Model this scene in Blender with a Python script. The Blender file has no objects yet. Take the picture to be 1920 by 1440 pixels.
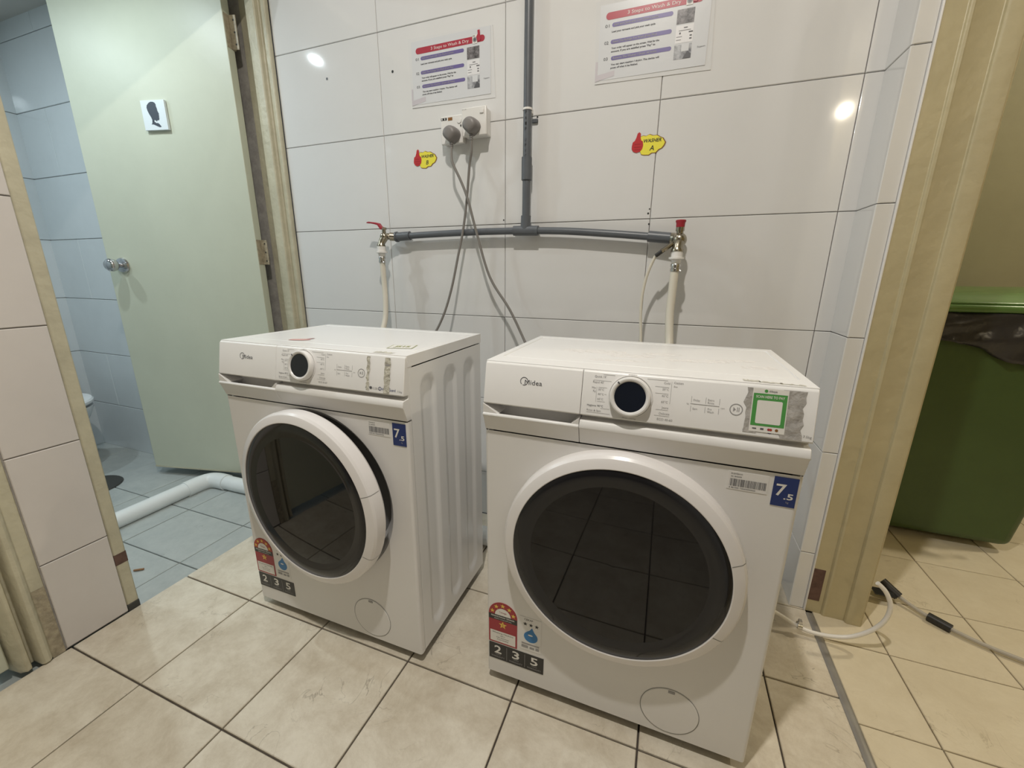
import bpy, bmesh, math, random
from mathutils import Vector, Matrix
random.seed(7)
C = bpy.context.scene.collection
PI = math.pi

# ------------------------------------------------------------------ camera
cam_d = bpy.data.cameras.new('camera'); cam = bpy.data.objects.new('camera', cam_d); C.objects.link(cam)
cam_d.sensor_width = 36.0; cam_d.lens = 769.5 / 1920 * 36.0; cam_d.clip_start = 0.02
yaw, pitch, roll = -.3594, .2608, .0068
fw = Vector((math.sin(yaw) * math.cos(pitch), math.cos(yaw) * math.cos(pitch), -math.sin(pitch)))
rt = Vector((math.cos(yaw), -math.sin(yaw), 0)); up = rt.cross(fw)
r2 = rt * math.cos(roll) + up * math.sin(roll); u2 = -rt * math.sin(roll) + up * math.cos(roll)
cam.matrix_world = Matrix(((r2.x, u2.x, -fw.x, .5836), (r2.y, u2.y, -fw.y, -1.4711), (r2.z, u2.z, -fw.z, 1.0256), (0, 0, 0, 1)))
bpy.context.scene.camera = cam

# ------------------------------------------------------------------ world, lamps, exposure
w = bpy.data.worlds.new('world'); bpy.context.scene.world = w; w.use_nodes = True
w.node_tree.nodes['Background'].inputs[0].default_value = (.75, .8, .85, 1)
w.node_tree.nodes['Background'].inputs[1].default_value = .05
vs = bpy.context.scene.view_settings
vs.view_transform = 'Standard'; vs.look = 'None'; vs.gamma = 1.0; vs.use_curve_mapping = False
vs.exposure = -0.32

def lamp(name, loc, power, col, radius, aim=None, shape='POINT', size=.3, spread=None):
    d = bpy.data.lights.new(name, shape); o = bpy.data.objects.new(name, d); C.objects.link(o)
    o.location = loc; d.energy = power; d.color = col
    if shape == 'AREA':
        d.shape = 'DISK'; d.size = size
        if spread: d.spread = spread
    else:
        d.shadow_soft_size = radius
    if aim is not None:
        o.rotation_euler = (Vector(aim) - Vector(loc)).to_track_quat('-Z', 'Y').to_euler()
    return o
DOWN = (0, 0, -1)
def down(name, loc, power, col, size): return lamp(name, loc, power, col, 0, (loc[0], loc[1], 0), 'AREA', size)
down('laundry_ceiling_light', (.36, -1.36, 2.785), 38, (1.0, .95, .87), .07)
down('laundry_wall_light', (-.55, -.52, 2.785), 3.5, (.93, .97, 1.0), .05)
down('bathroom_ceiling_light', (-1.42, -.67, 2.190), 9, (.82, .95, 1.0), .035)
down('bathroom_shower_light', (-2.15, -.95, 2.190), 8, (.80, .94, 1.0), .07)
lamp('side_room_light', (1.78, -3.1, 2.35), 22, (1.0, .88, .68), .022)
down('side_room_far_light', (2.75, .45, 2.785), 27, (1.0, .89, .70), .09)

# ------------------------------------------------------------------ materials
def M(name, col, rough=.5, metal=0., var=.0, scale=6., bump=0., bscale=40., spec=.5, coat=0., trans=0., alpha=1., col2=None, emit=None, world_pos=False, rnd=0.):
    m = bpy.data.materials.new(name); m.use_nodes = True
    nt = m.node_tree; b = nt.nodes['Principled BSDF']
    b.inputs['Base Color'].default_value = (*col, 1); b.inputs['Roughness'].default_value = rough
    b.inputs['Metallic'].default_value = metal; b.inputs['Specular IOR Level'].default_value = spec
    b.inputs['Coat Weight'].default_value = coat; b.inputs['Transmission Weight'].default_value = trans
    b.inputs['Alpha'].default_value = alpha
    L = nt.links.new
    vec = None
    if var or bump:
        if world_pos:
            g = nt.nodes.new('ShaderNodeNewGeometry'); vec = g.outputs['Position']
        else:
            t = nt.nodes.new('ShaderNodeTexCoord'); vec = t.outputs['Object']
        if rnd:
            oi = nt.nodes.new('ShaderNodeObjectInfo'); va = nt.nodes.new('ShaderNodeVectorMath'); va.operation = 'MULTIPLY_ADD'
            cb = nt.nodes.new('ShaderNodeCombineXYZ')
            for k in range(3): L(oi.outputs['Random'], cb.inputs[k])
            L(cb.outputs[0], va.inputs[0]); va.inputs[1].default_value = (rnd, rnd * .7, rnd * .3); L(vec, va.inputs[2]); vec = va.outputs[0]
    if var:
        n = nt.nodes.new('ShaderNodeTexNoise'); n.inputs['Scale'].default_value = scale; n.inputs['Detail'].default_value = 6
        n.inputs['Roughness'].default_value = .65
        L(vec, n.inputs['Vector'])
        r = nt.nodes.new('ShaderNodeValToRGB'); e = r.color_ramp.elements
        c2 = col2 or tuple(c * (1 - var) for c in col)
        e[0].position = .33; e[1].position = .66
        e[0].color = (*c2, 1); e[1].color = (*col, 1)
        L(n.outputs['Fac'], r.inputs['Fac']); L(r.outputs['Color'], b.inputs['Base Color'])
    if bump:
        n2 = nt.nodes.new('ShaderNodeTexNoise'); n2.inputs['Scale'].default_value = bscale; n2.inputs['Detail'].default_value = 3
        L(vec, n2.inputs['Vector'])
        bp = nt.nodes.new('ShaderNodeBump'); bp.inputs['Strength'].default_value = bump; bp.inputs['Distance'].default_value = .01
        L(n2.outputs['Fac'], bp.inputs['Height']); L(bp.outputs['Normal'], b.inputs['Normal'])
    if emit:
        b.inputs['Emission Color'].default_value = (*emit[:3], 1); b.inputs['Emission Strength'].default_value = emit[3]
    return m

def floor_mat(name, a, b_, c_, rough):
    m = bpy.data.materials.new(name); m.use_nodes = True; nt = m.node_tree; b = nt.nodes['Principled BSDF']; L = nt.links.new
    g = nt.nodes.new('ShaderNodeNewGeometry'); oi = nt.nodes.new('ShaderNodeObjectInfo')
    cb = nt.nodes.new('ShaderNodeCombineXYZ'); va = nt.nodes.new('ShaderNodeVectorMath'); va.operation = 'MULTIPLY_ADD'
    for k in range(3): L(oi.outputs['Random'], cb.inputs[k])
    L(cb.outputs[0], va.inputs[0]); va.inputs[1].default_value = (9, 5, 3); L(g.outputs['Position'], va.inputs[2])
    n = nt.nodes.new('ShaderNodeTexNoise'); n.inputs['Scale'].default_value = 8.; n.inputs['Detail'].default_value = 12; n.inputs['Roughness'].default_value = .78
    n.inputs['Distortion'].default_value = .25
    L(va.outputs[0], n.inputs['Vector'])
    r = nt.nodes.new('ShaderNodeValToRGB'); e = r.color_ramp.elements
    e[0].position = .30; e[0].color = (*b_, 1); e[1].position = .62; e[1].color = (*a, 1)
    L(n.outputs['Fac'], r.inputs['Fac'])
    # fine hairline veins and pits
    v = nt.nodes.new('ShaderNodeTexNoise'); v.inputs['Scale'].default_value = 9.; v.inputs['Detail'].default_value = 5; v.inputs['Distortion'].default_value = 1.4
    L(va.outputs[0], v.inputs['Vector'])
    s = nt.nodes.new('ShaderNodeMath'); s.operation = 'SUBTRACT'; s.inputs[1].default_value = .5; L(v.outputs['Fac'], s.inputs[0])
    ab = nt.nodes.new('ShaderNodeMath'); ab.operation = 'ABSOLUTE'; L(s.outputs[0], ab.inputs[0])
    mr = nt.nodes.new('ShaderNodeMapRange'); mr.inputs['From Min'].default_value = .0; mr.inputs['From Max'].default_value = .010
    mr.inputs['To Min'].default_value = 1.; mr.inputs['To Max'].default_value = 0.; L(ab.outputs[0], mr.inputs['Value'])
    msk = nt.nodes.new('ShaderNodeTexNoise'); msk.inputs['Scale'].default_value = 7.; L(va.outputs[0], msk.inputs['Vector'])
    mr2 = nt.nodes.new('ShaderNodeMapRange'); mr2.inputs['From Min'].default_value = .55; mr2.inputs['From Max'].default_value = .7; L(msk.outputs['Fac'], mr2.inputs['Value'])
    mu = nt.nodes.new('ShaderNodeMath'); mu.operation = 'MULTIPLY'; L(mr.outputs[0], mu.inputs[0]); L(mr2.outputs[0], mu.inputs[1])
    mu2 = nt.nodes.new('ShaderNodeMath'); mu2.operation = 'MULTIPLY'; mu2.inputs[1].default_value = .55; L(mu.outputs[0], mu2.inputs[0])
    mx = nt.nodes.new('ShaderNodeMix'); mx.data_type = 'RGBA'; L(mu2.outputs[0], mx.inputs['Factor']); L(r.outputs['Color'], mx.inputs[6]); mx.inputs[7].default_value = (*c_, 1)
    L(mx.outputs[2], b.inputs['Base Color'])
    b.inputs['Roughness'].default_value = rough
    bn = nt.nodes.new('ShaderNodeTexNoise'); bn.inputs['Scale'].default_value = 34; bn.inputs['Detail'].default_value = 6; L(va.outputs[0], bn.inputs['Vector'])
    bp = nt.nodes.new('ShaderNodeBump'); bp.inputs['Strength'].default_value = .22; bp.inputs['Distance'].default_value = .006
    L(bn.outputs['Fac'], bp.inputs['Height']); L(bp.outputs['Normal'], b.inputs['Normal'])
    return m

m_walltile = M('white_glazed_wall_tile', (.745, .738, .728), .06, var=.03, scale=3, bump=.008, bscale=5, world_pos=True)
m_piertile = M('matt_ivory_wall_tile', (.67, .63, .60), .30, var=.05, scale=5, bump=.02, bscale=30, world_pos=True)
m_bathtile = M('bathroom_wall_tile', (.64, .68, .70), .08, var=.05, scale=4, bump=.03, bscale=14, world_pos=True)
m_grout = M('grey_grout', (.43, .405, .375), .9, var=.3, scale=30, world_pos=True)
m_floorgrout = M('dark_floor_grout', (.10, .08, .065), .8, var=.4, scale=30, world_pos=True)
m_bathgrout = M('pale_bathroom_grout', (.27, .29, .29), .8, var=.2, scale=30, world_pos=True)
m_floor = floor_mat('beige_stone_floor_tile', (.76, .70, .585), (.53, .455, .345), (.15, .11, .07), .42)
m_floor2 = floor_mat('pale_yellow_floor_tile', (.72, .645, .49), (.64, .56, .41), (.35, .28, .18), .45)
m_bathfloor = floor_mat('grey_bathroom_floor_tile', (.46, .49, .475), (.36, .39, .385), (.2, .21, .2), .5)
m_frame = M('worn_cream_painted_wood', (.52, .455, .285), .42, var=.10, scale=9, bump=.25, bscale=26, world_pos=True)
m_frameleft = M('worn_cream_frame_paint', (.58, .54, .40), .42, var=.16, scale=12, bump=.3, bscale=40, world_pos=True)
m_door = M('pale_green_cream_door_paint', (.60, .62, .50), .42, var=.07, scale=2.2, bump=.03, bscale=60, world_pos=True)
m_wood_bare = M('bare_brown_wood', (.16, .09, .07), .8, var=.4, scale=40, world_pos=True)
m_plaster = M('cream_plaster', (.62, .56, .38), .6, var=.12, scale=2.5, bump=.1, bscale=30, world_pos=True)
m_shaded_plaster = M('shaded_cream_plaster', (.36, .345, .24), .55, var=.12, scale=2, bump=.1, bscale=20, world_pos=True)  # cream wall in shade: the shade is put into this olive colour
m_ceil = M('white_ceiling_paint', (.55, .54, .51), .8, var=.05, scale=3, world_pos=True)
m_whitepl = M('white_enamel', (.82, .81, .80), .22, var=.02, scale=5)
m_whitefront = M('white_washer_plastic', (.80, .785, .77), .33, var=.02, scale=4)
m_top = M('white_worktop_plastic', (.85, .84, .83), .28, var=.025, scale=5, bump=.02, bscale=30)
m_ring = M('white_door_ring', (.82, .79, .78), .25, var=.015, scale=5)
m_grey = M('grey_seal_plastic', (.28, .28, .28), .5, var=.1, scale=10)
m_glass = M('black_door_glass', (.004, .004, .005), .03, spec=.38)
m_glassrim = M('black_glass_border', (.014, .014, .016), .10, spec=.4)
m_display = M('dark_navy_display', (.010, .014, .024), .06)
m_print = M('dark_grey_print', (.10, .10, .11), .5)
m_print_light = M('light_grey_print', (.34, .33, .33), .5)
m_line = M('seam_dark_line', (.20, .20, .19), .7)
m_black = M('black_plastic', (.02, .02, .02), .45)
m_blackmatte = M('black_label_print', (.025, .024, .024), .4)
m_blue = M('navy_label_print', (.016, .035, .16), .4)
m_white = M('white_label_paper', (.80, .78, .74), .45)
m_red = M('red_label_print', (.36, .035, .045), .45)
m_orange = M('red_orange_print', (.44, .06, .03), .45)
m_yellow = M('yellow_star_print', (.80, .55, .10), .45)
m_stickyel = M('bright_yellow_paper', (.85, .76, .06), .5)
m_stickred = M('red_paper_print', (.50, .02, .025), .45)
m_dropblue = M('blue_drop_print', (.03, .19, .46), .4)
m_greenlab = M('green_label_print', (.08, .32, .075), .4)
m_tape = M('aged_grey_tape', (.50, .475, .45), .35, var=.35, scale=45, bump=.5, bscale=60)
m_tape2 = M("clear_tape_residue", (.68, .65, .56), .3, var=.35, scale=70, bump=.6, bscale=90)
m_purple = M('purple_banner_print', (.165, .135, .33), .35)
m_bannerred = M('crimson_banner_print', (.42, .04, .065), .35)
m_paper = M('white_paper', (.68, .688, .705), .25)
m_pouch = M('clear_laminate', (.725, .722, .718), .05, var=.02, scale=10, bump=.03, bscale=14)
m_pic1 = M('dark_photo_print', (.32, .30, .31), .3, var=1, scale=55, col2=(.01, .01, .012))
m_pic2 = M('screen_photo_print', (.78, .77, .78), .3)
m_pic3 = M('grey_photo_print', (.55, .56, .58), .3, var=1, scale=45, col2=(.14, .14, .16))
m_pipe = M('grey_pvc_pipe', (.115, .125, .14), .38, var=.12, scale=12)
m_brass = M('nickelled_brass', (.42, .38, .30), .25, metal=1., var=.2, scale=30)
m_redpl = M('red_lever_plastic', (.36, .02, .035), .4)
m_hose = M('ivory_hose', (.72, .68, .58), .45, var=.04, scale=10)
m_hosewhite = M('white_plastic_fitting', (.82, .80, .77), .35)
m_metal = M('steel_clamp', (.62, .61, .59), .25, metal=1.)
m_chrome = M('satin_steel_knob', (.60, .60, .62), .16, metal=1., var=.06, scale=8)
m_cord = M('grey_cord', (.21, .195, .18), .5)
m_plug = M('grey_plug', (.22, .205, .195), .45, var=.05, scale=20)
m_socket = M('white_socket_plastic', (.80, .78, .75), .3)
m_brown = M('brown_sticker_print', (.24, .10, .02), .5)
m_pvcw = M('white_pvc_pipe', (.80, .83, .83), .3, var=.05, scale=8)
m_ceramic = M('white_ceramic', (.82, .84, .85), .1)
m_dark = M('dark_rubber', (.055, .055, .05), .6, var=.2, scale=20)
m_bin = M('green_bin_plastic', (.060, .105, .030), .42, var=.12, scale=5, bump=.04, bscale=60)
m_binrim = M('green_bin_rim_plastic', (.10, .20, .055), .25, var=.08, scale=6)
m_bag = M('black_bin_bag', (.030, .029, .034), .28, bump=.7, bscale=14)
m_shadow_strip = M('grey_shadow_strip', (.40, .39, .38), .4, metal=.6, var=.2, scale=12)
m_butt = M('brown_stub', (.32, .17, .08), .7, var=.2, scale=60)
m_hinge = M('painted_over_hinge', (.44, .38, .27), .5, var=.4, scale=60, bump=.3, bscale=80)
m_signblack = M('slate_silhouette', (.045, .055, .075), .45)
m_signwhite = M('white_sign_board', (.72, .77, .80), .35)

# ------------------------------------------------------------------ mesh building
class MB:
    def __init__(s): s.v = []; s.f = []; s.i = []; s.T = Matrix()
    def add(s, vs_, fs, mi=0):
        o = len(s.v)
        for p in vs_: s.v.append(tuple(s.T @ Vector(p)))
        for f in fs: s.f.append(tuple(o + k for k in f)); s.i.append(mi)
        return s
    def box(s, x0, x1, y0, y1, z0, z1, mi=0):
        return s.add([(x0,y0,z0),(x1,y0,z0),(x1,y1,z0),(x0,y1,z0),(x0,y0,z1),(x1,y0,z1),(x1,y1,z1),(x0,y1,z1)],
              [(0,3,2,1),(4,5,6,7),(0,1,5,4),(1,2,6,5),(2,3,7,6),(3,0,4,7)], mi)
    def prism(s, poly, axis, a, b, mi=0):
        # poly: 2D points in the two remaining axes (order x,y / x,z / y,z)
        def P(p, h):
            return {'x': (h, p[0], p[1]), 'y': (p[0], h, p[1]), 'z': (p[0], p[1], h)}[axis]
        n = len(poly); vs_ = [P(p, a) for p in poly] + [P(p, b) for p in poly]
        fs = [tuple(range(n))[::-1], tuple(range(n, 2*n))] + [(k, (k+1) % n, n+(k+1) % n, n+k) for k in range(n)]
        return s.add(vs_, fs, mi)
    def lathe(s, prof, c, axis='z', seg=32, mi=0, caps=True, sx=1., sy=1., a0=0., a1=2*PI):
        # prof: (radius, height) pairs; axis direction of height
        n = len(prof); full = abs(a1 - a0 - 2*PI) < 1e-6; m = seg if full else seg + 1
        vs_ = []
        for k in range(m):
            a = a0 + (a1 - a0) * k / seg; ca, sa = math.cos(a)*sx, math.sin(a)*sy
            for r, h in prof:
                q = {'z': (r*ca, r*sa, h), 'y': (r*ca, h, r*sa), 'x': (h, r*ca, r*sa)}[axis]
                vs_.append((c[0]+q[0], c[1]+q[1], c[2]+q[2]))
        fs = []
        for k in range(seg):
            k2 = (k+1) % m
            for j in range(n-1): fs.append((k*n+j, k2*n+j, k2*n+j+1, k*n+j+1))
        if caps and full:
            if prof[0][0] > 1e-6: fs.append(tuple(k*n for k in range(m))[::-1])
            if prof[-1][0] > 1e-6: fs.append(tuple(k*n+n-1 for k in range(m)))
        return s.add(vs_, fs, mi)
    def tube(s, pts, r, seg=10, mi=0, smooth=0):
        pts = [Vector(p) for p in pts]
        if smooth:
            q = []
            P = [pts[0]] + pts + [pts[-1]]
            for k in range(1, len(P)-2):
                for t in range(smooth):
                    u = t/smooth; a, b, c, d = P[k-1], P[k], P[k+1], P[k+2]
                    q.append(.5*((2*b)+(c-a)*u+(2*a-5*b+4*c-d)*u*u+(3*b-a-3*c+d)*u**3))
            q.append(pts[-1]); pts = q
        rs = r if isinstance(r, (list, tuple)) else [r]*len(pts)
        if len(rs) != len(pts): rs = [rs[min(len(rs)-1, int(k*len(rs)/len(pts)))] for k in range(len(pts))]
        t0 = (pts[1]-pts[0]).normalized(); nrm = t0.orthogonal().normalized(); vs_ = []
        for k, p in enumerate(pts):
            t = (pts[min(k+1, len(pts)-1)]-pts[max(k-1, 0)]).normalized()
            nrm = (nrm - t*nrm.dot(t)).normalized(); bn = t.cross(nrm)
            for j in range(seg):
                a = 2*PI*j/seg; vs_.append(tuple(p + (nrm*math.cos(a)+bn*math.sin(a))*rs[k]))
        fs = [(k*seg+j, k*seg+(j+1) % seg, (k+1)*seg+(j+1) % seg, (k+1)*seg+j) for k in range(len(pts)-1) for j in range(seg)]
        fs += [tuple(range(seg))[::-1], tuple(range((len(pts)-1)*seg, len(pts)*seg))]
        return s.add(vs_, fs, mi)
    def sphere(s, c, rx, ry, rz, seg=16, rings=10, mi=0):
        prof = [(math.sin(PI*k/rings), -math.cos(PI*k/rings)) for k in range(rings+1)]
        n = len(prof); vs_ = [(c[0]+rx*r*math.cos(2*PI*k/seg), c[1]+ry*r*math.sin(2*PI*k/seg), c[2]+rz*h) for k in range(seg) for r, h in prof]
        fs = [(k*n+j, ((k+1) % seg)*n+j, ((k+1) % seg)*n+j+1, k*n+j+1) for k in range(seg) for j in range(n-1)]
        return s.add(vs_, fs, mi)
    # flat print on a plane y = const facing -y: polygon of (x, z)
    def flat(s, poly, y, mi=0): return s.add([(p[0], y, p[1]) for p in poly], [tuple(range(len(poly)))], mi)
    def rect(s, x0, x1, z0, z1, y, mi=0): return s.flat([(x0,z0),(x1,z0),(x1,z1),(x0,z1)], y, mi)
    def pill(s, x0, x1, z0, z1, y, mi=0, n=8):
        r = (z1-z0)/2; zc = (z0+z1)/2
        p = [(x1-r+r*math.sin(PI*k/n), zc-r*math.cos(PI*k/n)) for k in range(n+1)] + [(x0+r-r*math.sin(PI*k/n), zc+r*math.cos(PI*k/n)) for k in range(n+1)]
        return s.flat(p, y, mi)
    def disc(s, x, z, r, y, mi=0, n=24, rz=None): return s.flat([(x+r*math.cos(2*PI*k/n), z+(rz or r)*math.sin(2*PI*k/n)) for k in range(n)], y, mi)
    def ringp(s, x, z, r0, r1, y, mi=0, n=40, a0=0., a1=2*PI):
        vs_ = []
        for k in range(n+1):
            a = a0+(a1-a0)*k/n
            vs_ += [(x+r0*math.cos(a), y, z+r0*math.sin(a)), (x+r1*math.cos(a), y, z+r1*math.sin(a))]
        return s.add(vs_, [(2*k, 2*k+1, 2*k+3, 2*k+2) for k in range(n)], mi)
    def star(s, x, z, r, y, mi=0):
        p = [((r if k % 2 == 0 else r*.42)*math.sin(PI*k/5), (r if k % 2 == 0 else r*.42)*math.cos(PI*k/5)) for k in range(10)]
        o = [(x, y, z)] + [(x+a, y, z+b) for a, b in p]
        return s.add(o, [(0, 1+k, 1+(k+1) % 10) for k in range(10)], mi)
    def text(s, t, x, z, size, y, mi=0, align='LEFT', w=None, bold=0., shear=0.):
        # height of capitals = size; w squeezes or stretches to that width
        cu = bpy.data.curves.new('t', 'FONT'); cu.body = t; cu.size = size/.69; cu.resolution_u = 2; cu.offset = bold; cu.shear = shear
        ob = bpy.data.objects.new('t', cu); me = bpy.data.meshes.new_from_object(ob)
        if me.vertices:
            xs = [v.co.x for v in me.vertices]; x0, x1 = min(xs), max(xs); k = (w/(x1-x0)) if w else 1.
            wd = (x1-x0)*k; off = {'LEFT': 0, 'CENTER': -wd/2, 'RIGHT': -wd}[align]
            s.add([(x+off+(v.co.x-x0)*k, y, z+v.co.y) for v in me.vertices], [tuple(p.vertices) for p in me.polygons], mi)
        bpy.data.meshes.remove(me); bpy.data.objects.remove(ob); bpy.data.curves.remove(cu)
        return s
    def build(s, name, mats, parent=None, bevel=0., seg=2, smooth=True, world=False, recalc=True, ang=35):
        me = bpy.data.meshes.new(name)
        vv = s.v
        if world and parent is not None:
            o = Vector((0,0,0)); q = parent
            while q is not None: o += q.location; q = q.parent
            vv = [(a-o.x, b-o.y, c-o.z) for a, b, c in s.v]
        me.from_pydata(vv, [], s.f)
        for m in (mats if isinstance(mats, (list, tuple)) else [mats]): me.materials.append(m)
        me.polygons.foreach_set('material_index', s.i)
        if recalc:
            bm = bmesh.new(); bm.from_mesh(me); bmesh.ops.recalc_face_normals(bm, faces=bm.faces); bm.to_mesh(me); bm.free()
        if smooth:
            me.polygons.foreach_set('use_smooth', [True]*len(me.polygons)); me.set_sharp_from_angle(angle=math.radians(ang))
        me.update()
        o = bpy.data.objects.new(name, me); C.objects.link(o); o.parent = parent
        if bevel:
            md = o.modifiers.new('bevel', 'BEVEL'); md.width = bevel; md.segments = seg; md.limit_method = 'ANGLE'; md.angle_limit = math.radians(40)
            md.harden_normals = False
        return o

def tag(o, label, cat, group=None):
    o['label'] = label; o['category'] = cat
    if group: o['group'] = group
    return o
def thing(name, label, cat, loc, rz=0, group=None):
    o = bpy.data.objects.new(name, None); C.objects.link(o); o.location = loc; o.rotation_euler = (0, 0, rz); o.empty_display_size = .05
    return tag(o, label, cat, group)
def struct(o): o['kind'] = 'structure'; return o

# ------------------------------------------------------------------ tiles
_cache = {}
def tile_mesh(key, wd, hd, th, mat, plane, bev=.0015):
    k = (key, round(wd, 4), round(hd, 4), plane)
    if k in _cache: return _cache[k]
    b = bev; vs_ = [(0,0,0),(wd,0,0),(wd,hd,0),(0,hd,0),(0,0,th-b),(wd,0,th-b),(wd,hd,th-b),(0,hd,th-b),(b,b,th),(wd-b,b,th),(wd-b,hd-b,th),(b,hd-b,th)]
    fs = [(0,1,5,4),(1,2,6,5),(2,3,7,6),(3,0,4,7),(4,5,9,8),(5,6,10,9),(6,7,11,10),(7,4,8,11),(8,9,10,11)]
    # plane: 'z' floor (u=x,v=y,n=+z); '-y' (u=x,v=z,n=-y); '+x' (u=y,v=z,n=+x); '-x' (u=y,v=z,n=-x)
    mp = {'z': lambda a,b_,c: (a,b_,c), '-y': lambda a,b_,c: (a,-c,b_), '+x': lambda a,b_,c: (c,a,b_), '-x': lambda a,b_,c: (-c,a,b_)}[plane]
    me = bpy.data.meshes.new(key); me.from_pydata([mp(*p) for p in vs_], [], fs); me.materials.append(mat)
    bm = bmesh.new(); bm.from_mesh(me); bmesh.ops.recalc_face_normals(bm, faces=bm.faces); bm.to_mesh(me); bm.free()
    _cache[k] = me; return me
def tiles(parent, name, mat, us, vs_, plane, at, gap=.003, th=.006, jit=.0004):
    # us, vs_: joint positions; at(u, v) gives the world corner
    px = parent.location
    for a, b in zip(us[:-1], us[1:]):
        for c, d in zip(vs_[:-1], vs_[1:]):
            me = tile_mesh(name, b-a-gap, d-c-gap, th, mat, plane)
            o = bpy.data.objects.new(name, me); C.objects.link(o); o.parent = parent
            p = Vector(at(a+gap/2, c+gap/2)) - px
            n = {'z': Vector((0,0,1)), '-y': Vector((0,-1,0)), '+x': Vector((1,0,0)), '-x': Vector((-1,0,0))}[plane]
            o.location = p + n*random.uniform(-jit, jit)

H = 2.8
ROWS = [0.0] + [.8679 + .3329*k for k in range(-2, 6)] + [H]
ROWS = [r for r in ROWS if r <= H]

# --- floor of the laundry
FX = [-.905] + [-.5972 + .3025*k for k in range(0, 6)] + [1.085]
FY = [-.7354 + .3025*k for k in range(-12, 3)] + [0.0]
fl = struct(MB().box(-.905, 1.085, -4.5, .0, -.10, -.007).build('floor', m_floorgrout))
tiles(fl, 'floor_tile', m_floor, FX, FY, 'z', lambda u, v: (u, v, -.0065), gap=.0045, th=.0065)
# --- side-room floor
RX = [1.10, 1.257, 1.538, 1.819, 2.10, 2.381, 2.662, 2.943, 3.05]
RYs = [-.49-.28*k for k in range(10, -1, -1)] + [-.235, .012, .293, .575, .857, 1.13]
fs_ = struct(MB().box(1.0855, 3.05, -3.4, 1.13, -.10, -.007).build('floor_side_room', m_floorgrout))
tiles(fs_, 'floor_tile', m_floor2, RX, RYs, 'z', lambda u, v: (u, v, -.0065), gap=.0035, th=.0065)
struct(MB().prism([(1.080,-.004),(1.080,.002),(1.084,.004),(1.096,.004),(1.0995,.002),(1.0995,-.004)], 'y', -1.06, -.145).build('shadow_strip', m_shadow_strip))  # raised grey strip standing in for the shadow wedge along the doorway floor
# --- bathroom floor
fb = struct(MB().box(-2.72, -.905, -1.7, -.10, -.12, -.027).build('floor_bathroom', m_bathgrout))
tiles(fb, 'floor_tile', m_bathfloor, [-2.70, -2.42, -2.07, -1.72, -1.375, -1.03, -.907], [-1.62, -1.385, -1.035, -.685, -.435, -.115], 'z', lambda u, v: (u, v, -.0265), gap=.004, th=.0065)

# --- back wall
wb = struct(MB().box(-1.0, 1.045, .0065, .15, 0, H).build('wall_back', m_grout))
tiles(wb, 'wall_tile', m_walltile, [-.9985, -.4992, 0, .4992, .9985, 1.0455], ROWS, '-y', lambda u, v: (u, .0065, v), gap=.0019, th=.0065, jit=.0003)
hm = MB()
for x, z, r in ((-.005, 1.215, .0028), (-.005, 1.186, .0028), (-.442, 1.737, .0045), (.492, 1.217, .003), (.497, 1.185, .0028), (-.745, 1.755, .0045), (.115, 1.53, .003), (.495, 1.23, .0022)):
    hm.disc(x, z, r, -.0008, n=12)
hm.build('drill_marks', m_black, wb, smooth=False)
# --- right wall: the short return by the corner, the jamb tiles and the part beyond the doorway
wr = struct(MB().box(1.0445, 1.215, -.1215, .0, 0, H).box(1.0445, 1.215, -4.5, -1.12, 0, H).box(1.0445, 1.215, -1.12, -.1215, 2.12, H).build('wall_right', m_grout))
tiles(wr, 'wall_tile', m_walltile, [-.128, .0015], ROWS, '-x', lambda u, v: (1.0445, u, v), gap=.002)
tiles(wr, 'wall_tile', m_walltile, [-4.12+.5*k for k in range(7)], ROWS, '-x', lambda u, v: (1.0445, u, v), gap=.002)
tiles(wr, 'jamb_tile', m_walltile, [1.038, 1.078], ROWS[:8], '-y', lambda u, v: (u, -.1215, v), gap=.002)
# --- left wall: pier between two doors, lintels above
wl = struct(MB().box(-1.06, -.9065, -1.05, -.905, 0, H).box(-1.06, -.9065, -.905, .0, 2.16, H).box(-1.06, -.9065, -4.5, -2.0, 0, H).box(-1.06, -.9065, -2.0, -1.05, 2.16, H).build('wall_left', m_grout))
tiles(wl, 'wall_tile', m_piertile, [-1.049, -.904], [.004, .273, .578, .892, 1.197, 1.51, 1.82, 2.13, 2.44, H], '+x', lambda u, v: (-.9065, u, v), gap=.003)
# --- other walls and ceiling
struct(MB().box(-1.06, 1.215, -4.6, -4.5, 0, H).build('wall_front', M('brown_panel_paint', (.20, .16, .12), .6, var=.2, scale=3, world_pos=True)))
struct(MB().box(-2.85, 3.15, -4.6, 1.25, H, H+.1).build('ceiling', m_ceil))
wba = struct(MB().box(-2.85, -2.6865, -1.75, -.02, -.1, H).build('wall_bathroom_end', m_grout))
BR = [-.022, .258, .570, .879, 1.193, 1.503, 1.812, 2.12, 2.43, H]
tiles(wba, 'wall_tile', m_bathtile, [-1.60, -1.10, -.60, -.1135], BR, '+x', lambda u, v: (-2.6865, u, v), gap=.003)
wbb = struct(MB().box(-2.6865, -1.42, -.1135, .0, -.1, H).box(-1.42, -1.134, -.018, .0, -.1, H).build('wall_bathroom_back', m_grout))
for k in range(len(BR)-1):
    tiles(wbb, 'wall_tile', m_bathtile, [-2.6865, -2.42, -1.92, -1.42] if k in (1, 3, 5) else [-2.6865, -2.17, -1.67, -1.42] if k < 7 else [-2.6865, -2.353, -1.85, -1.42], BR[k:k+2], '-y', lambda u, v: (u, -.1135, v), gap=.003)
struct(MB().box(-2.6865, -1.06, -1.75, -1.62, -.1, H).build('wall_bathroom_front', m_bathtile))
struct(MB().box(-2.6865, -1.136, -1.62, -.1195, 2.2, 2.24).build('ceiling_bathroom', m_ceil))
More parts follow.
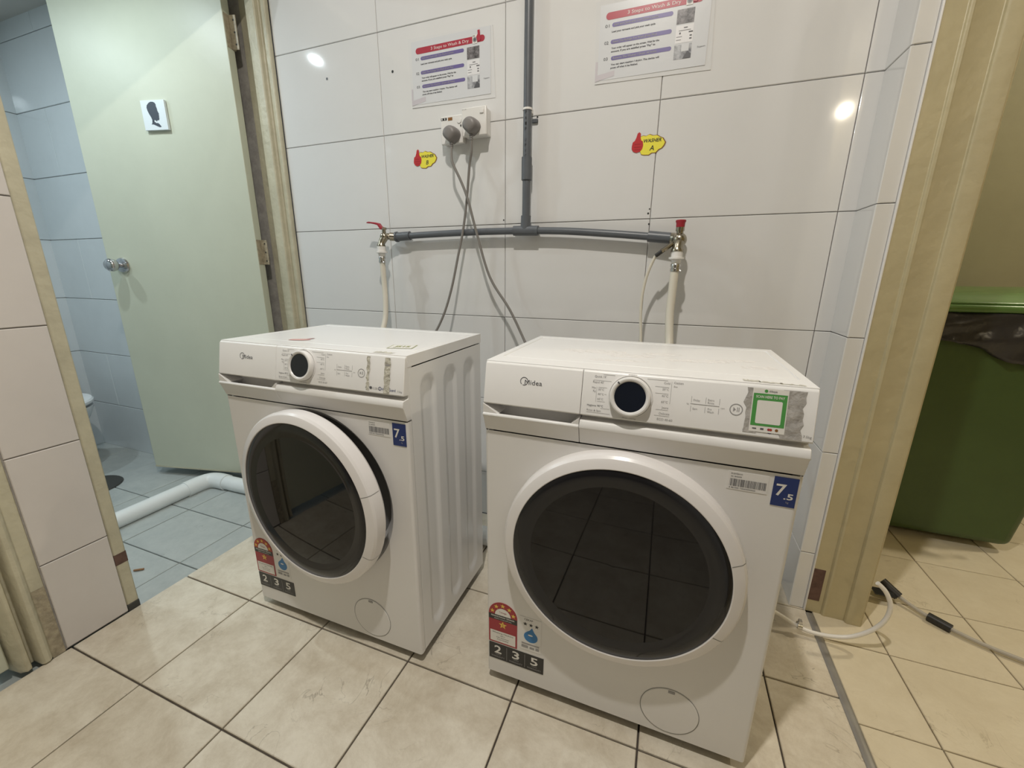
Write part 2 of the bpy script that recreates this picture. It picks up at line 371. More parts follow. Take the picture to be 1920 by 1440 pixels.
struct(MB().box(1.215, 3.1, 1.13, 1.23, 0, H).build('wall_side_room_back', m_shaded_plaster))
struct(MB().box(3.05, 3.15, -3.4, 1.13, 0, H).build('wall_side_room_end', m_plaster))
struct(MB().box(1.215, 3.15, -3.5, -3.4, 0, H).build('wall_side_room_front', m_plaster))
struct(MB().box(1.215, 1.235, -.12, 1.13, 0, H).box(1.215, 1.235, -3.4, -1.12, 0, H).box(1.215, 1.235, -1.12, -.12, 2.12, H).build('wall_side_room_near', m_plaster))

# --- door frames
def wob(poly): return poly
f1 = MB()
f1.prism([(-1.0005,.0),(-1.0005,-.016),(-1.004,-.020),(-1.026,-.020),(-1.030,-.024),(-1.030,-.038),(-1.034,-.042),(-1.076,-.042),(-1.080,-.038),(-1.080,-.020),(-1.134,-.020),(-1.134,.0)], 'z', -.02, 2.16)
bf = struct(f1.build('trim_2', m_frameleft, bevel=.0015))
f2 = MB().box(-1.055, -.9045, -.9035, -.872, 0.02, 2.16)
f2b = struct(f2.build('trim_3', m_frameleft, bevel=.004))
MB().box(-.93, -.9038, -.9035, -.873, .165, .20).build('bare_wood_patch', m_wood_bare, f2b)
MB().box(-1.0, -.9035, -.904, -.8715, -.005, .022).build('rotted_foot', m_dark, f2b, bevel=.003)
struct(MB().box(-1.134, -.9045, -.872, .0, 2.12, 2.16).build('trim_4', m_frameleft))
f3 = MB()
f3.prism([(-1.06,-1.05),(-.905,-1.05),(-.903,-1.056),(-.903,-1.078),(-.898,-1.080),(-.893,-1.086),(-.893,-1.096),(-.899,-1.100),(-.932,-1.102),(-.932,-1.110),(-.908,-1.114),(-.904,-1.124),(-.916,-1.134),(-.96,-1.14),(-1.06,-1.14)], 'z', 0.004, 2.14)
f3o = struct(f3.build('trim_5', m_frameleft, bevel=.002))
MB().box(-.92, -.9024, -1.077, -1.0515, .0, .215).build('bare_plaster_strip', m_hinge, f3o)
d2 = struct(MB().box(-.975, -.935, -2.0, -1.142, .022, 2.12).build('door_2', m_door, bevel=.003))
f4 = MB()
f4.prism([(1.079,-.115),(1.079,-.133),(1.122,-.1335),(1.124,-.139),(1.130,-.141),(1.134,-.1395),(1.180,-.1395),(1.1815,-.147),(1.186,-.150),(1.219,-.150),(1.223,-.146),(1.223,-.115)], 'z', 0.0, 2.12)
f4o = struct(f4.build('trim_6', m_frame, bevel=.0015))
MB().box(1.081, 1.111, -.1345, -.13, .045, .157).build('latch_mortise', m_wood_bare, f4o)
MB().box(1.0775, 1.0815, -.1345, -.12, 0, 2.12).build('sealant_bead', m_whitepl, f4o, bevel=.001)
struct(MB().box(1.08, 1.223, -1.12, -.115, 2.09, 2.12).box(1.08, 1.223, -1.12, -1.085, 0, 2.09).build('trim_7', m_frame))

# --- bathroom door leaf (opens into the bathroom)
dv = Vector((-.975, -.2213, 0)); drz = math.atan2(dv.y, dv.x)
door = bpy.data.objects.new('door_1', None); C.objects.link(door); door.location = (-1.130, -.099, 0); door.rotation_euler = (0, 0, drz); struct(door)
MB().box(0, .775, -.038, 0, .033, 2.11).build('door_leaf', m_door, door, bevel=.002)
kn = MB(); kn.lathe([(.0,.0),(.033,.0),(.034,.004),(.031,.010),(.020,.013)], (.693, 0, 1.055), 'y', 28).build('knob_rose', m_chrome, door)
kb = MB().lathe([(.011,.010),(.011,.026),(.018,.032),(.026,.042),(.0285,.052),(.027,.062),(.021,.070),(.010,.074),(.0,.0745)], (.693, 0, 1.055), 'y', 28).build('door_knob', m_chrome, door)
for zc, hh in ((1.113, .052), (1.937, .058)):
    hg = MB().box(-.030, -.002, -.030, -.027, zc-hh, zc+hh)
    hg.box(-.0015, .0, -.038, -.002, zc-hh, zc+hh)
    o = hg.build('hinge', m_hinge, door, bevel=.0006)
    MB().tube([(-.004, -.034, zc-hh), (-.004, -.034, zc+hh)], .0055, 10).build('hinge_barrel', m_hinge, o)
    sm = MB()
    for k in range(3):
        sm.disc(-.020, zc-hh*.7+k*hh*.7, .0035, -.0265, n=10)
    sm.build('screw_heads', m_dark, o)
MB().box(.0, .775, -.04, .0015, .028, .034).build('door_bottom_rail', m_frameleft, door)

# toilet sign stuck on the door
Ms = Matrix.Translation(door.location) @ Matrix.Rotation(drz, 4, 'Z')
sg = thing('toilet_sign', 'small white square sign with black man head silhouette on the bathroom door', 'sign', Ms @ Vector((.369, .0, 1.653)), drz + PI)
sm = MB().box(-.055, .055, -.0115, -.0005, -.055, .055); sm.build('sign_board', m_signwhite, sg, bevel=.001)
head = [(-.016,.045),(-.006,.049),(.006,.048),(.013,.044),(.0165,.038),(.0155,.033),(.0185,.022),(.0185,.016),(.0235,.004),(.0215,.001),(.0225,-.004),(.021,-.008),(.0215,-.013),(.019,-.019),(.011,-.019),(.008,-.023),(-.002,-.017),(-.004,-.022),(-.008,-.026),(-.013,-.018),(-.0155,-.008),(-.022,.004),(-.027,.016),(-.029,.028),(-.026,.037)]
MB().flat(head, -.0119).flat([(-.013,-.017),(-.004,-.0235),(.004,-.029),(.012,-.029),(.018,-.034),(.025,-.043),(.017,-.045),(.004,-.040),(-.010,-.034),(-.020,-.033),(-.0155,-.029)], -.0119).build('head_silhouette', m_signblack, sg, smooth=False)

# ------------------------------------------------------------------ washing machines
def console_profile():
    return [(.018,.8495),(.010,.8475),(.0065,.8435),(-.0085,.766),(-.0095,.7625),(-.0078,.7605),(.010,.759),(.010,.7515),(-.0085,.7500),(-.0105,.7480),(-.0150,.7370),(-.0145,.7345),(-.0115,.7315),(.0005,.6985),(.03,.6975),(.03,.8495)]
def drawer_profile():
    return [(.018,.8495),(.010,.8475),(.0065,.8435),(-.0085,.766),(-.0095,.7625),(-.0078,.7605),(.020,.759),(.032,.752),(.032,.728),(.004,.726),(-.0055,.7375),(-.0075,.7405),(-.0125,.7405),(-.0150,.737),(-.0145,.7345),(-.0115,.7315),(.0005,.6985),(.036,.6975),(.036,.8495)]
def yface(z):  # console face depth at height z
    return .0065 + (-.0085-.0065)*(.8435-z)/(.8435-.766)

def side_panel(sgn):
    ny, nz = 62, 84; ys = [.018 + (.392-.018)*k/ny for k in range(ny+1)]
    zs = [.031, .05] + [.055 + (.805-.055)*k/(nz-3) for k in range(nz-2)] + [.8205]
    def hgt(y, z):
        d = 0
        for c in (.093, .203, .314):
            zz = min(max(z, .068+.033), .788-.033)
            r = math.hypot(y-c, z-zz); t = min(max((.033-r)/.009, 0), 1); d = max(d, t*t*(3-2*t))
        return d*.007
    vs_ = [(sgn*(.2972-hgt(y, z)), y, z) for y in ys for z in zs]; n = len(zs)
    fs = [(a*n+b, a*n+b+1, (a+1)*n+b+1, (a+1)*n+b) for a in range(len(ys)-1) for b in range(n-1)]
    m = MB().add(vs_, fs)
    # return edges
    m.add([(sgn*.2972,.018,.031),(sgn*.2972,.018,.8205),(sgn*.285,.018,.8205),(sgn*.285,.018,.031)], [(0,1,2,3)])
    m.add([(sgn*.2972,.392,.031),(sgn*.2972,.392,.8205),(sgn*.285,.392,.8205),(sgn*.285,.392,.031)], [(0,1,2,3)])
    return m

def make_washer(label, loc, rz, ajar, paid):
    W = thing('washing_machine', label, 'washing machine', loc, rz, 'front-loading washing machines')
    # cabinet front with a dished circle behind the door
    N = 96; cz = .455; R0, R1 = .2385, .222; xh, z0, z1 = .2905, .0295, .6965
    m = MB(); ring = []; outer = []
    for k in range(N):
        a = 2*PI*k/N; ca, sa = math.cos(a), math.sin(a)
        t = min((xh/abs(ca)) if abs(ca) > 1e-6 else 9e9, ((z1-cz)/sa if sa > 1e-6 else 9e9), ((cz-z0)/-sa if sa < -1e-6 else 9e9))
        outer.append((ca*t, 0, cz+sa*t)); ring.append((ca*R0, 0, cz+sa*R0))
    inner = [(p[0]*R1/R0, .014, cz+(p[2]-cz)*R1/R0) for p in ring]; deep = [(p[0]*.9, .05, cz+(p[2]-cz)*.9) for p in inner]
    vs_ = outer+ring+inner+deep; fs = []
    for L_ in range(3):
        for k in range(N): fs.append((L_*N+k, L_*N+(k+1) % N, (L_+1)*N+(k+1) % N, (L_+1)*N+k))
    m.add(vs_, fs)
    # rectangle corners left open by the fan
    for sx in (-1, 1):
        for zc_ in (z0, z1):
            best = sorted(outer, key=lambda p: (p[0]-sx*xh)**2+(p[2]-zc_)**2)
            p1 = min((p for p in outer if abs(p[0]-sx*xh) < 1e-6), key=lambda p: abs(p[2]-zc_)); p2 = min((p for p in outer if abs(p[2]-zc_) < 1e-6), key=lambda p: abs(p[0]-sx*xh))
            m.add([p1, p2, (sx*xh, 0, zc_)], [(0, 1, 2)])
    for sx in (-1, 1):
        q = [(sx*(xh+.007*math.sin(PI/2*k/6)), .007-.007*math.cos(PI/2*k/6)) for k in range(7)] + [(sx*.2975, .0165)]
        m.add([(a, b, z0) for a, b in q]+[(a, b, z1) for a, b in q], [(k, k+1, 9+k-1+0, 8+k) if False else (k, k+1, len(q)+k+1, len(q)+k) for k in range(len(q)-1)])
    m.add([(-.2975,.0165,z0),(.2975,.0165,z0),(.2905,0,z0),(-.2905,0,z0)], [(0,1,2,3)])
    m.build('front_panel', m_whitefront, W, recalc=True, ang=28)
    MB().box(-.284, .284, .052, .385, .034, .80).build('tub_housing', m_grey, W)
    for s_ in (-1, 1): side_panel(s_).build('side_panel', m_whitepl, W, ang=60)
    MB().box(-.285, .285, .386, .391, .031, .8205).build('back_panel', m_whitepl, W)
    for sx in (-.255, .255):
        for y in (.05, .34):
            MB().lathe([(.02,.0),(.022,.004),(.020,.012),(.012,.014),(.012,.034)], (sx, y, 0), 'z', 16).build('foot', m_dark, W)
    # worktop with a shallow framed top
    m = MB()
    def rc(e, z): return [(-.2975+e, .012+e*(54/14.5 if e else 0) if e < .0146 else .066+(e-.0145), z), (.2975-e, .012+e*(54/14.5 if e else 0) if e < .0146 else .066+(e-.0145), z), (.2975-e, .397-e*1.7 if e < .0146 else .372-(e-.0145), z), (-.2975+e, .397-e*1.7 if e < .0146 else .372-(e-.0145), z)]
    lp = [rc(0, .823), rc(0, .850), rc(.0145, .850), rc(.0155, .8472), rc(.0180, .8472), rc(.0190, .8495)]
    m.add([p for l in lp for p in l], [(3,2,1,0)] + [(4*a+k, 4*a+(k+1) % 4, 4*a+4+(k+1) % 4, 4*a+4+k) for a in range(5) for k in range(4)] + [(20,21,22,23)])
    m.build('worktop', m_top, W, bevel=.0008)
    # console
    MB().prism(console_profile(), 'x', -.0885, .2968).build('control_panel', m_whitefront, W, bevel=.0028, seg=2)
    dr = MB().prism(drawer_profile(), 'x', -.2968, -.0893)
    dro = dr.build('detergent_drawer', m_whitefront, W, bevel=.002)
    MB().prism([(-.2966,.7605),(-.2966,.7300),(-.275,.7300),(-.262,.7395)], 'y', -.0112, .033).build('recess_cheek', m_whitefront, dro)
    MB().prism([(-.0895,.754),(-.0895,.7300),(-.100,.7300),(-.106,.7395)], 'y', -.0112, .033).build('recess_cheek', m_whitefront, dro)
    # panel tilt for prints on the console face
    zt, zb = .8435, .766; slope = math.atan2(yface(zt)-yface(zb), zt-zb)
    Tc = Matrix.Translation((0, yface(.805)-.0004, .805)) @ Matrix.Rotation(-slope, 4, 'X') @ Matrix.Translation((0, 0, -.805))
    def con(): q = MB(); q.T = Tc; return q
    # maker's mark
    q = con(); q.ringp(-.2085, .8145, .0072, .0086, 0, a0=-1.9, a1=4.0); q.text('Midea', -.2070, .8085, .0095, -.0002, w=.037)
    q.build('brand_lettering', m_print, dro, smooth=False)
    # knob
    kz = .806; kx = .003; q = MB(); q.T = Matrix.Translation((kx, yface(kz), kz)) @ Matrix.Rotation(-slope, 4, 'X')
    q.lathe([(.0,.0),(.0405,.0),(.0405,-.0015),(.039,-.002),(.0385,-.0004),(.037,-.0004),(.037,-.011),(.0358,-.0138),(.0335,-.0148),(.0305,-.0140),(.0285,-.0115),(.0,-.0115)], (0,0,0), 'y', 64)
    ko = q.build('program_knob', m_whitefront, W, ang=30)
    q2 = MB(); q2.T = q.T.copy(); q2.disc(0, 0, .0283, -.0119, n=48).build('display_glass', m_display, ko)
    q2 = MB(); q2.T = q.T.copy()
    q2.add([(-.0255*.78-.001,-.0149,.0285*.75),(-.0255*.78+.001,-.0149,.0285*.75+.0016),(-.0300*.78+.001,-.0152,.0345*.75+.0016),(-.0300*.78-.001,-.0152,.0345*.75)], [(0,1,2,3)]).build('pointer_mark', m_print, ko)
    # printed legends
    q = con(); y = 0
    def ln(x0, x1, z, wt=.0005): q.rect(x0, x1, z-wt/2, z+wt/2, y, 1)
    tx = lambda t, x, z, s, al='LEFT', wd=None, mi=1: q.text(t, x, z, s, y-.0001, mi, al, wd)
    tx("Quick 15'", -.066, .8365, .0040); ln(-.050, -.028, .8428)
    tx("Rapid 45'", -.0685, .8255, .0040); ln(-.068, -.034, .8308)
    tx('Mix', -.0695, .8145, .0036); tx('Kg', -.067, .8085, .0036); q.rect(-.0605, -.0600, .789, .818, y, 1)
    for t, z in (('20°C', .8120), ('40°C', .8030), ('60°C', .7935)): tx(t, -.0575, z, .0038)
    ln(-.0575, -.041, .8178); ln(-.045, -.041, .8050); ln(-.0575, -.043, .7905)
    tx('Hygiene 90°C', -.076, .7800, .0038, mi=0); ln(-.05, -.033, .7775)
    tx('Rinse & Spin', -.076, .7705, .0038); ln(-.076, -.032, .7680)
    tx('Cold', .070, .8355, .0038, 'RIGHT'); ln(.030, .066, .8418); q.rect(.0725, .0730, .800, .8405, y, 1); tx('Cotton', .0765, .8375, .0038); tx('Eco', .077, .8310, .003)
    for t, z in (('20°C', .8240), ('40°C', .8120), ('60°C', .8010)): tx(t, .069, z, .0038, 'RIGHT')
    ln(.045, .069, .8298); ln(.046, .069, .8178)
    tx('Jeans', .071, .7905, .0038, 'RIGHT'); ln(.050, .071, .7878); tx('Delicate', .074, .7795, .0038, 'RIGHT'); ln(.048, .074, .7768)
    tx('ECO 40-60', .080, .7685, .0040, 'RIGHT'); q.rect(-.004, .012, .8438, .8474, .0006, 2); tx('Off', .004, .8440, .0032, 'CENTER', mi=0)
    tx('Drum Cleaning', .004, .7595+.0045, .0026, 'CENTER', wd=.024)
    q.build('dial_legend', [m_print, m_print_light, m_whitefront, m_blue], W, smooth=False)['kind'] = 'stuff'; q = con()
    # soft keys
    ln(.107, .1535, .8050, .0009)
    for x, t, z in ((.1100, 'Delay', .8105), (.1335, 'Extra', .8130), (.1335, 'Rinse', .8080), (.1100, 'Spin', .7950), (.1345, 'Pre', .7970), (.1335, 'Wash', .7920)): tx(t, x+.0012, z, .0034)
    for x in (.1078, .1312, .1530): q.rect(x, x+.0006, .8075, .8185, y, 1); q.rect(x, x+.0006, .7910, .8015, y, 1)
    tx('kg', .101, .8035, .0028); tx('rpm', .1562, .8015, .0026)
    q.build('key_legend', [m_print, m_print_light], W, smooth=False); q = con()
    q.ringp(.180, .803, .0088, .0102, y, 1)
    q.flat([(.1755,.8072),(.1755,.7992),(.1795,.8032)], y, 1); q.rect(.1812, .1824, .7995, .8070, y, 1); q.rect(.1838, .1850, .7995, .8070, y, 1)
    q.build('start_key_mark', [m_print, m_print_light], W, smooth=False); q = con()
    tx('AUTO', .193, .7700, .0046, mi=0); q.disc(.2085, .7722, .0034, y, 0); tx('CLEAN', .2135, .7695, .0046)
    q.ringp(.2335, .7722, .0030, .0042, y, 3); tx('HealthGuard', .239, .7690, .0060, mi=3, wd=.037); tx('7.5kg', .2815, .7685, .0040)
    q.build('feature_lettering', [m_print, m_print_light, m_whitefront, m_blue], W, smooth=False)
    # door
    hx = -.2375
    dob = bpy.data.objects.new('door', None); C.objects.link(dob); dob.parent = W; dob.location = (hx, 0, cz); dob.rotation_euler = (0, 0, -ajar)
    rp = [(.2175,.004),(.2365,.004),(.2405,-.002),(.2410,-.020),(.2395,-.029),(.2350,-.0345),(.2310,-.0365),(.2165,-.0405),(.2150,-.0400),(.2143,-.0375)]
    MB().lathe(rp, (-hx, 0, 0), 'y', 128, caps=False).build('door_ring', m_ring, dob, ang=20)
    MB().lathe([(.2146,-.0378),(.2135,-.0392),(.192,-.0385),(.176,-.0355)], (-hx, 0, 0), 'y', 128, caps=False).build('glass_border', m_glassrim, dob, ang=60)
    MB().lathe([(.1762,-.0355),(.150,-.0362),(.100,-.0372),(.05,-.0377),(.0,-.0379)], (-hx, 0, 0), 'y', 128, caps=False).build('door_glass', m_glass, dob, ang=60)
    MB().lathe([(.205,.004),(.196,.018),(.180,.022),(.150,.028),(.0,.030)], (-hx, 0, 0), 'y', 64, caps=False).build('inner_rim', m_grey, dob)
    for a in (math.radians(17.5), math.radians(-26.5)):
        q = MB(); ca, sa = math.cos(a), math.sin(a); s0 = []
        for r, yy in ((.2165,-.0408),(.2310,-.0368),(.2350,-.0348),(.2397,-.0293),(.2413,-.0205),(.2409,-.004)):
            for d in (-.0006, .0006): s0.append((-hx+r*ca-d*sa, yy, r*sa+d*ca))
        q.add(s0, [(2*k, 2*k+1, 2*k+3, 2*k+2) for k in range(5)]).build('handle_seam', m_line, dob)
    MB().box(-hx+.212, -hx+.222, -.004, .012, -.012, .016).box(-hx+.2165, -hx+.2215, -.008, .018, .02, .035).build('door_latch', m_black, dob)
    # filter flap
    q = MB().lathe([(.0,-.0008),(.0585,-.0008),(.0600,.0004)], (.1405, -.0006, .0985), 'y', 64, caps=False)
    fo = q.build('filter_cover', m_whitefront, W)
    MB().ringp(.1405, .0985, .0600, .0611, -.0006, n=64).build('filter_gap', m_line, fo, smooth=False)
    MB().box(.134, .1475, -.0026, -.0005, .1500, .1555).build('filter_latch', m_print_light, fo)
    # capacity and barcode stickers
    q = MB().box(.2550, .2915, -.0011, .0003, .6360, .6910, 0)
    q.text('7', .2595, .6565, .0215, -.0014, 1, w=.0155, bold=.0004); q.text('.5', .2730, .6505, .0110, -.0014, 1, w=.0140, bold=.0003); q.text('kg', .2775, .6435, .0035, -.0014, 2)
    q.build('capacity_sticker', [m_blue, m_white, m_print_light], W, smooth=False)
    q = MB().box(.1835, .2475, -.0008, .0, .6535, .6885, 0)
    rr = random.Random(3); x = .1875
    while x < .244:
        wd = rr.choice((.0004, .0006, .0009)); q.rect(x, x+wd, .6600, .6745, -.0011, 1); x += wd + rr.choice((.0004, .0006, .001))
    q.text('MF100W75B/W-MY', .1880, .6825, .0030, -.0011, 1, w=.0185); q.text('SN: 38400000', .1880, .6775, .0026, -.0011, 1, w=.0175)
    q.text('8 881000 738400000000', .1875, .6555, .0028, -.0011, 1, w=.042)
    q.build('barcode_sticker', [m_whitefront, m_print], W, smooth=False)
    # energy rating label
    ex0, ex1, ez0, ez1 = -.2925, -.2170, .1255, .2495; xc = (ex0+ex1)/2; hw = (ex1-ex0)/2; zs = ez1-hw
    arch = [(ex0,ez0),(ex1,ez0)]+[(xc+hw*math.cos(PI*k/24), zs+hw*math.sin(PI*k/24)) for k in range(25)]
    q = MB().prism(arch, 'y', -.0010, 0, 0)
    q.ringp(xc, zs, .022, hw-.0015, -.0013, 4, a0=0, a1=PI); q.flat([(xc+.021*math.cos(PI*k/16), zs+.021*math.sin(PI*k/16)) for k in range(17)], -.0013, 1)
    for k in range(5):
        a = PI*(.10+.20*k); q.star(xc+.0292*math.cos(a), zs+.0292*math.sin(a), .0066, -.0016, 2)
    q.text('Tenaga', xc, zs+.008, .004, -.0016, 3, 'CENTER', w=.020)
    q.rect(ex0, ex1, zs-.0155, zs, -.0013, 5); q.text('PENGGUNAAN TENAGA', xc, zs-.0068, .0042, -.0016, 1, 'CENTER', w=.062, bold=.0001); q.text('ENERGY CONSUMPTION', xc, zs-.0130, .0030, -.0016, 1, 'CENTER', w=.045)
    q.star(xc, zs-.0280, .0115, -.0013, 2); q.text('5', xc, zs-.0315, .0065, -.0016, 3, 'CENTER')
    q.rect(ex0+.004, ex1-.004, ez0+.004, ez0+.037, -.0013, 1)
    q.text('Washing Machine', xc, ez0+.030, .0034, -.0016, 5, 'CENTER', w=.056); q.text('kWh 5', xc, ez0+.0225, .003, -.0016, 5, 'CENTER'); q.text('Fully Automatic', xc, ez0+.0165, .0028, -.0016, 5, 'CENTER', w=.034); q.text('Front Loading', xc, ez0+.0105, .0028, -.0016, 5, 'CENTER', w=.030)
    q.build('energy_label', [m_red, m_white, m_yellow, m_red, m_orange if ajar else m_red, m_blackmatte], W, smooth=False)
    # water efficiency label
    q = MB().box(-.2095, -.1555, -.0009, 0, .1335, .2300, 0)
    q.text('CEKAP', -.1985, .2215, .0052, -.0012, 1, w=.022)
    for k in range(3): q.star(-.1960+.0145*k, .2105, .0058, -.0012, 1)
    dc = (-.1815, .1795)
    drop = [(dc[0]+.0175*math.cos(a), dc[1]-.004+.0165*math.sin(a)) for a in [math.radians(t) for t in range(-210, 31, 12)]]+[(dc[0]+.0085, dc[1]+.012), (dc[0]+.003, dc[1]+.024), (dc[0]-.0035, dc[1]+.0145), (dc[0]-.0085, dc[1]+.0105)]
    q.flat(drop, -.0012, 2); q.disc(dc[0]-.001, dc[1]+.001, .0062, -.0015, 0, rz=.0024)
    q.rect(-.205, -.160, .1500, .1545, -.0012, 3); q.rect(-.205, -.188, .1395, .1475, -.0012, 3); q.rect(-.184, -.172, .1395, .1460, -.0012, 3); q.rect(-.169, -.160, .1395, .1475, -.0012, 3)
    q.build('water_label', [m_whitefront, m_blackmatte, m_dropblue, m_print_light], W, smooth=False)
    # warranty strip
    q = MB().box(-.2920, -.1475, -.0010, 0, .0735, .1215, 0)
    for k, t in enumerate(('2', '3', '5')):
        x = -.2680+.0482*k; q.text(t, x, .0930, .0225, -.0013, 1, 'CENTER', w=.019, bold=.0006); q.text('YEARS', x, .0870, .0038, -.0013, 2, 'CENTER'); q.text('WARRANTY', x, .0790, .0050, -.0013, 2, 'CENTER', w=.036)
        if k: q.rect(x-.0246, x-.0238, .0775, .1180, -.0013, 2)
    q.build('warranty_sticker', [m_blackmatte, m_white, m_print_light], W, smooth=False)
    rj = random.Random(5 if paid else 9)
    def ragged(x0, x1, za, zb, n=9, amp=.003):
        l = [(x0+rj.uniform(-amp, amp), za+(zb-za)*k/n) for k in range(n+1)]; r = [(x1+rj.uniform(-amp, amp), za+(zb-za)*k/n) for k in range(n+1)]
        return l + r[::-1]
    if paid:
        q = con(); q.flat(ragged(.1925, .2110, .767, .8435), -.0003, 0); q.flat(ragged(.2480, .2775, .762, .8440), -.0003, 0); q.build('tape_strip', m_tape, W, smooth=False)
        q = con(); q.rect(.2020, .2545, .7695, .8435, -.0006, 0); q.rect(.2035, .2530, .7800, .8350, -.0009, 1)
        q.flat([(.2100,.7855),(.2115,.7840),(.2455,.7840),(.2470,.7855),(.2470,.8220),(.2455,.8235),(.2115,.8235),(.2100,.8220)], -.0011, 0)
        q.text('SCAN HERE TO PAY', .2283, .8275, .0042, -.0012, 0, 'CENTER', w=.042, bold=.0001)
        q.disc(.2215, .8395, .0026, -.0009, 2); q.text('dibaya', .2255, .8380, .0035, -.0009, 3, w=.012)
        q.rect(.2070, .2130, .7740, .7760, -.0009, 3); q.rect(.2190, .2240, .7735, .7765, -.0009, 3); q.disc(.2315, .7750, .0021, -.0009, 4); q.disc(.2345, .7750, .0021, -.0010, 5); q.disc(.2430, .7750, .0024, -.0009, 6)
        q.build('payment_sticker', [m_white, m_greenlab, m_greenlab, m_print, m_red, m_orange, m_brown], W, smooth=False)
        q = MB()
        for x0, x1, y0, y1 in ((.188, .214, .020, .032), (.212, .247, .018, .027), (.243, .280, .017, .024)):
            n = 10; pts = [(x0+(x1-x0)*k/n, y0+rj.uniform(-.002, .002)) for k in range(n+1)] + [(x1-(x1-x0)*k/n, y1+rj.uniform(-.004, .003)) for k in range(n+1)]
            q.add([(a, b, .8504) for a, b in pts], [tuple(range(len(pts)))])
        q.build('tape_residue', m_tape2, W, smooth=False)
        # dried detergent film on the worktop
        q = MB()
        for cx, cy, rx, ry in ((-.10, .205, .085, .030), (-.02, .180, .060, .022), (.045, .225, .05, .018), (.12, .175, .07, .02), (-.04, .115, .07, .015), (.20, .21, .05, .016), (.23, .15, .035, .02)):
            pts = []
            for k in range(22):
                a = 2*PI*k/22; f_ = rj.uniform(.65, 1.1); pts.append((cx+rx*f_*math.cos(a), cy+ry*f_*math.sin(a)+.15*rx*math.cos(a)))
            q.add([(cx, cy, .8503)] + [(a, b, .8496) for a, b in pts], [(0, 1+k, 1+(k+1) % 22) for k in range(22)])
        q.build('detergent_smear', M('dried_detergent', (.86, .835, .815), .35, var=.08, scale=60, bump=.5, bscale=70), W)
    else:
        q = con(); q.flat(ragged(.1955, .2030, .766, .8435, 11, .0022), -.0003, 0); q.flat(ragged(.2440, .2600, .763, .8440, 12, .0012), -.0003, 0); q.rect(.2465, .2580, .8250, .8290, -.0006, 1)
        q.build('tape_residue', [m_tape2, m_print_light], W, smooth=False)
        q = MB(); n = 12; pts = [(.202+.05*k/n, .017+rj.uniform(-.001, .001)) for k in range(n+1)] + [(.252-.05*k/n, .034+rj.uniform(-.006, .003)) for k in range(n+1)]
        q.add([(a, b, .8504) for a, b in pts], [tuple(range(len(pts)))]); q.build('tape_strip', m_tape2, W, smooth=False)
        q = MB(); T = Matrix.Translation((.2185, .108, .8499)) @ Matrix.Rotation(.30, 4, 'Z') @ Matrix.Rotation(-PI/2, 4, 'X'); q.T = T
        q.rect(-.032, .032, -.026, .026, 0, 0); q.rect(-.029, .029, -.023, .023, -.0003, 1); q.text('JS1S', 0, -.008, .017, -.0006, 0, 'CENTER', w=.040, bold=.0012)
        q.build('worktop_sticker', [M('olive_print', (.35, .36, .17), .5), m_white], W, smooth=False)
        q = MB(); q.T = Matrix.Translation((-.105, .1, .8499)) @ Matrix.Rotation(.25, 4, 'Z') @ Matrix.Rotation(-PI/2, 4, 'X') @ Matrix.Scale(1.6, 4)
        q.flat([(-.018,-.010),(-.006,-.013),(.010,-.012),(.018,-.006),(.016,.003),(.008,.006),(-.004,.003),(-.016,.0)], -.0003, 0).flat([(.006,.004),(.013,.014),(.018,.013),(.014,.003)], -.0004, 1)
        q.build('faded_red_sticker', [M('faded_pink_print', (.62, .36, .34), .5), M('faded_maroon', (.35, .16, .17), .5)], W, smooth=False)
    return W

WB_ = make_washer('left white washing machine with its round door slightly ajar and brown tape residue', (-.247, -.728, 0), -.0028, math.radians(3.6), False)
WA_ = make_washer('right white washing machine with closed door and green payment sticker on the panel', (.529, -.702, 0), -.0078, 0.0, True)

# ------------------------------------------------------------------ water pipes, taps, hoses
P = thing('water_pipe', 'grey PVC water pipe forming an upside-down T on the tiled wall', 'pipe', (.085, -.03, 1.17))
MB().tube([(.089,-.028,1.205),(.089,-.028,H)], .0135, 16).build('riser_pipe', m_pipe, P, world=True)
MB().tube([(-.425,-.030,1.1665),(-.31,-.030,1.1705),(-.1,-.030,1.1745),(.07,-.030,1.174)], .0118, 14, smooth=6).build('branch_pipe', m_pipe, P, world=True)
MB().tube([(.07,-.030,1.174),(.22,-.030,1.1690),(.39,-.030,1.1555),(.545,-.030,1.1405)], .0118, 14, smooth=6).build('branch_pipe', m_pipe, P, world=True)
MB().tube([(.089,-.028,1.335),(.089,-.028,1.405)], .0175, 16).build('pipe_coupling', m_pipe, P, world=True)
MB().tube([(.045,-.030,1.1745),(.135,-.030,1.1725)], .0165, 16).tube([(.088,-.029,1.17),(.089,-.028,1.222)], .0172, 16).build('tee_fitting', m_pipe, P, world=True)
MB().tube([(-.445,-.032,1.1655),(-.385,-.030,1.1685)], .0165, 16).tube([(-.449,-.032,1.1653),(-.441,-.032,1.1657)], .0195, 16).build('elbow_socket', m_pipe, P, world=True)
MB().tube([(.500,-.030,1.1455),(.566,-.033,1.1380)], .0168, 16).build('elbow_socket', m_pipe, P, world=True)
cl = MB()
cl.ringp(.089, 0, .0, .0, 0) if False else None
MB().lathe([(.0135,-.003),(.0158,-.003),(.0158,.003),(.0135,.003)], (.089,-.028,1.546), 'z', 16).box(.076, .1, -.02, -.0005, 1.540, 1.552).build('pipe_clip', m_hosewhite, P, world=True)
MB().box(.098, .118, -.008, -.0005, 1.512, 1.524).build('wall_plug', m_pipe, P, world=True, bevel=.002)
q = MB(); q.T = Matrix()
for k, ch in enumerate('PAIP UPVC'):
    if ch != ' ': q.text(ch, .0855, 1.53-.016*k, .009, -.0420, w=.006)
